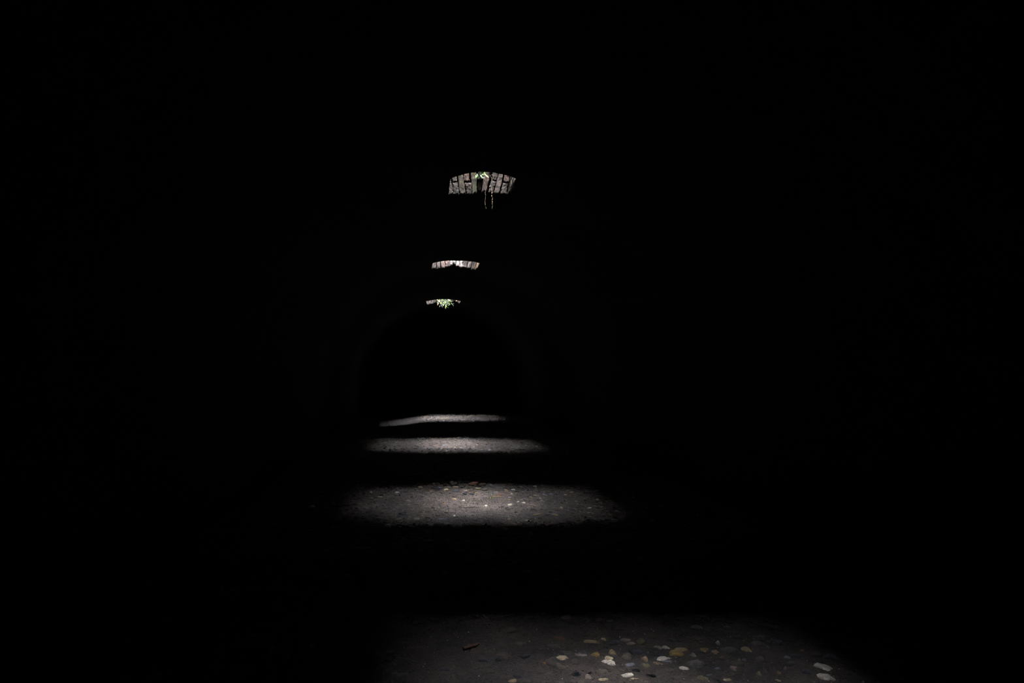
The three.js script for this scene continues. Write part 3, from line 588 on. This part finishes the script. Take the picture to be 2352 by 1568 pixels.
// ------------------------------------------------------------------ loose things on the floor
const HEAP = 'loose stones heaped below the nearest opening';
function heapStone(px, py, w, h, tone, label, lift = 0) {
  const d = D(py), k = d / 1568, wide = w * k, high = h * k;
  const x = (px - 967) * k + CAM_X, len = wide * rr(0.6, 0.85), hy = clamp(high * 0.48, 0.015, 0.05);
  const dd = clamp(d + 0.25, 8.4, 9.4), s = d / dd;
  const m = put('rock', stones[Math.floor(rnd() * stones.length)], SM[tone], scene);
  m.scale.set(wide / 2, hy, len / 2); m.rotation.set(rr(-0.2, 0.2), rr(-0.7, 0.7), rr(-0.2, 0.2));
  m.position.set(x, floorH(x, -d) + hy * 0.55 + lift, -d);
  tag(m, label ?? 'dull fallen stone among others in the heap below the nearest opening', 'rock', HEAP);
}
for (const a of [
  [1025, 1130, 12, 7, 'cream', 'cream boulder at the left front of the stone heap, with a black gap under it'], [1047, 1131, 20, 6.5, 'slate', 'long blue-black slab lying at the front of the stone heap'],
  [1042, 1120, 17, 13, 'brown', 'large grey-brown boulder at the left of the stone heap'], [1056, 1115, 12, 9, 'grey', 'grey stone behind the large grey-brown boulder of the heap'], [1071, 1115, 11, 8, 'grey', 'grey stone at the back of the heap, left of the maroon ones'], [1088, 1120, 20, 10, 'rust', 'dark maroon slab in the middle of the stone heap'],
  [1097, 1112, 15, 9, 'rust', 'biggest dark maroon stone at the back of the heap'], [1113, 1114, 17, 10, 'slate', 'round dark grey boulder at the right back of the heap'], [1107, 1122, 17, 10, 'brown', 'rounded brown-grey boulder in front of the round dark one'],
  [1114, 1129, 14, 6, 'grey', 'low grey stone in front of the rounded brown-grey boulder'], [1126, 1123, 9, 8, 'blue', 'pale blue-grey stone at the right end of the heap'], [995, 1118, 10, 7, 'white', 'whitish stone at the far left of the stone heap'], [1011, 1124, 8, 5, 'blue', 'small pale blue stone left of the cream boulder'], [1069, 1132, 11, 7, 'pink', 'pinkish stone right of the long blue-black slab'],
  [1068, 1136.5, 10, 5, 'slate', 'flat slate-dark stone at the front of the heap, left of the flat tan one'], [1082, 1136, 10, 4.5, 'tan', 'flat tan stone at the front edge of the heap'], [1082, 1131, 10, 6, 'grey', 'grey stone just behind the flat tan stone of the heap'], [1070, 1122, 9, 5, 'olive', 'small olive stone left of the dark maroon slab'], [1098, 1127, 14, 4, 'cream', 'thin cream flake lying on the middle of the heap'],
  [1060, 1124, 12, 7, 'grey', 'grey stone behind the right end of the blue-black slab'], [1032, 1113, 12, 7, 'brown', 'brown stone at the back left of the large grey-brown boulder'], [1080, 1125, 10, 6, 'brown', 'brown stone in front of the dark maroon slab'], [1138, 1135, 13, 5, 'blue', 'flat bluish stone apart from the heap, to its right'], [1015, 1116, 10, 6, 'brown', 'brown stone left of the large grey-brown boulder'], [1048, 1108, 11, 6, 'brown', 'leftmost of three low stones along the dim back of the heap'], [1066, 1108, 11, 6, 'umber', 'middle of three low stones along the dim back of the heap'], [1082, 1107, 12, 6, 'umber', 'rightmost of three low stones along the dim back of the heap'],
  [1000, 1124, 8, 5, 'slate', 'small dark slate stone in front of the whitish one'], [1091, 1133, 9, 5, 'brown', 'small brown stone right of the flat tan stone'], [1132, 1117, 10, 6, 'umber', 'dark brown stone behind the pale blue-grey one'], [1004, 1112, 9, 5, 'brown', 'small brown stone behind the whitish one at the heap\'s left'], [1120, 1134, 8, 5, 'grey', 'small grey stone left of the flat bluish one'], [1057, 1134, 8, 5, 'brown', 'small brown stone at the right tip of the blue-black slab'], [1022, 1121, 9, 6, 'umber', 'dark stone behind the cream boulder'],
]) heapStone(...a);
for (const [x, y, w, h, t, label] of [[975, 1005, 6, 4, 'slate', 'leftmost stone of the scatter below the middle opening'], [984, 1003, 7, 5, 'umber', 'dark brown stone second from the left end of the far scatter'], [993, 1005, 7, 5, 'umber', 'dark brown stone left of the bluish one in the far scatter'], [1003, 1005, 9, 4, 'blue', 'flat bluish stone of the far scatter'], [1015, 1003, 7, 4, 'umber', 'dark stone right of the bluish one in the far scatter'], [1031, 1002, 7, 5, 'grey', 'grey stone left of the two pinkish ones in the far scatter'], [1040, 1004, 8, 5, 'pink', 'left of two pinkish stones in the middle of the far scatter'], [1051, 1004.5, 6, 5, 'pink', 'right of two pinkish stones in the middle of the far scatter'], [1060, 1002, 6, 4, 'brown', 'brown stone at the back, right of the pinkish pair'], [1068, 1007, 6, 4, 'brown', 'brown stone left of the grey one at the scatter\'s right end'], [1076, 1004, 7, 5, 'grey', 'grey stone near the right end of the far scatter'], [1083, 1003, 6, 4, 'tan', 'tan stone at the right end of the far scatter'], [1024, 1000, 7, 4, 'brown', 'brown stone lying farthest back in the far scatter'], [1055, 1008, 8, 3, 'cream', 'flat cream stone at the front of the far scatter'], [1000, 1008, 7, 3, 'brown', 'flat brown stone in front of the bluish one in the far scatter'], [1012, 1008, 7, 3, 'olive', 'flat olive stone at the front of the far scatter']]) {
  const d = D(y), k = d / 1568, x3 = (x - 967) * k + CAM_X, hy = clamp(h * k * 0.5, 0.015, 0.05), m = put('rock', stones[Math.floor(rnd() * stones.length)], SM[t], scene);
  m.scale.set(w * k / 2, hy, w * k * 0.4); m.rotation.set(0, rr(-0.7, 0.7), rr(-0.2, 0.2)); m.position.set(x3, floorH(x3, -d) + hy * 0.5, -d);
  tag(m, label, 'rock', 'loose stones below the middle opening');
}
{ // seedling
  const d = D(1147), x = (1128.6 - 967) * d / 1568 + CAM_X, y = floorH(x, -d), t = thing('seedling', 'tiny bright green seedling on the bare soil below the nearest opening', 'plant', [x, y - 0.005, -d]);
  put('stem', new THREE.CylinderGeometry(0.0018, 0.002, 0.024, 6).translate(0, 0.010, 0), L.bright, t);
  [[-0.017, 0.022], [0.017, 0.026], [0.005, 0.03], [-0.008, 0.014]].forEach(([a, b], i) => leaf(t, [x, y + 0.014], [x + a, y + b], L[['lime', 'lime', 'pale', 'bright'][i]], 1, -d, -d + 0.008, 0.3));
}
function stick(px0, py0, px1, py1, r, mat, name, label, category, forks = []) {
  const at = (px, py) => { const d = D(py), x = (px - 967) * d / 1568 + CAM_X; return [x, floorH(x, -d) + r * 1.1 + 0.004, -d]; };
  const a = at(px0, py0), b = at(px1, py1), t = thing(name, label, category, [a[0], a[1], a[2]]);
  const line = (p, q) => [p, [lerp(p[0], q[0], 0.35) + rr(-0.006, 0.006), Math.max(lerp(p[1], q[1], 0.35), floorH(lerp(p[0], q[0], 0.35), lerp(p[2], q[2], 0.35)) + r), lerp(p[2], q[2], 0.35)], [lerp(p[0], q[0], 0.7), Math.max(lerp(p[1], q[1], 0.7), floorH(lerp(p[0], q[0], 0.7), lerp(p[2], q[2], 0.7)) + r), lerp(p[2], q[2], 0.7) + rr(-0.01, 0.01)], q];
  put('stalk', tube(line(a, b), r, t.position, 7), mat, t);
  for (const [p0, p1, r2] of forks) put('side_twig', tube(line(at(...p0), at(...p1)), r2, t.position, 6), mat, t);
}
const twigMat = std({ color: rgb(0.26, 0.13, 0.08), map: again(stoneMap, 2), bumpMap: stoneBump, bumpScale: 0.003, roughness: 0.75 });
const darkTwig = std({ color: rgb(0.05, 0.042, 0.035), map: again(stoneMap, 2), bumpMap: stoneBump, bumpScale: 0.003, roughness: 0.7 });
stick(1064, 1497, 1098, 1484, 0.008, twigMat, 'twig', 'reddish-brown forked twig alone on dark soil left of the near stones', 'twig', [[[1078, 1491], [1093, 1500], 0.003], [[1074, 1488], [1085, 1489], 0.006]]);
stick(1791, 1546, 1806, 1530, 0.003, darkTwig, 'twig', 'thin dark twig standing out of the soil between the right near stones', 'twig');
stick(1064, 1167.5, 1094, 1166, 0.0045, darkTwig, 'twig', 'straight dark twig lying on soil in front of the stone heap', 'twig');
stick(1218, 1163, 1233, 1164.5, 0.0045, L.straw, 'straw', 'orange straw lying right of the bare soil below the nearest opening', 'straw');
stick(1222, 1184.5, 1243, 1181.5, 0.0045, L.straw, 'straw', 'long pale straw near the front edge of the lit patch', 'straw');
stick(1394, 1150, 1413, 1152, 0.0045, L.straw, 'straw', 'bent yellow straw at the dim right end of the lit patch', 'straw');
stick(1132, 1142.5, 1153, 1144, 0.004, L.straw, 'straw', 'pale straw beside the tiny green seedling', 'straw');
stick(957, 1157, 972, 1159, 0.004, L.straw, 'straw', 'orange-tipped straw left of the bare soil', 'straw');

renderer.render(scene, camera);
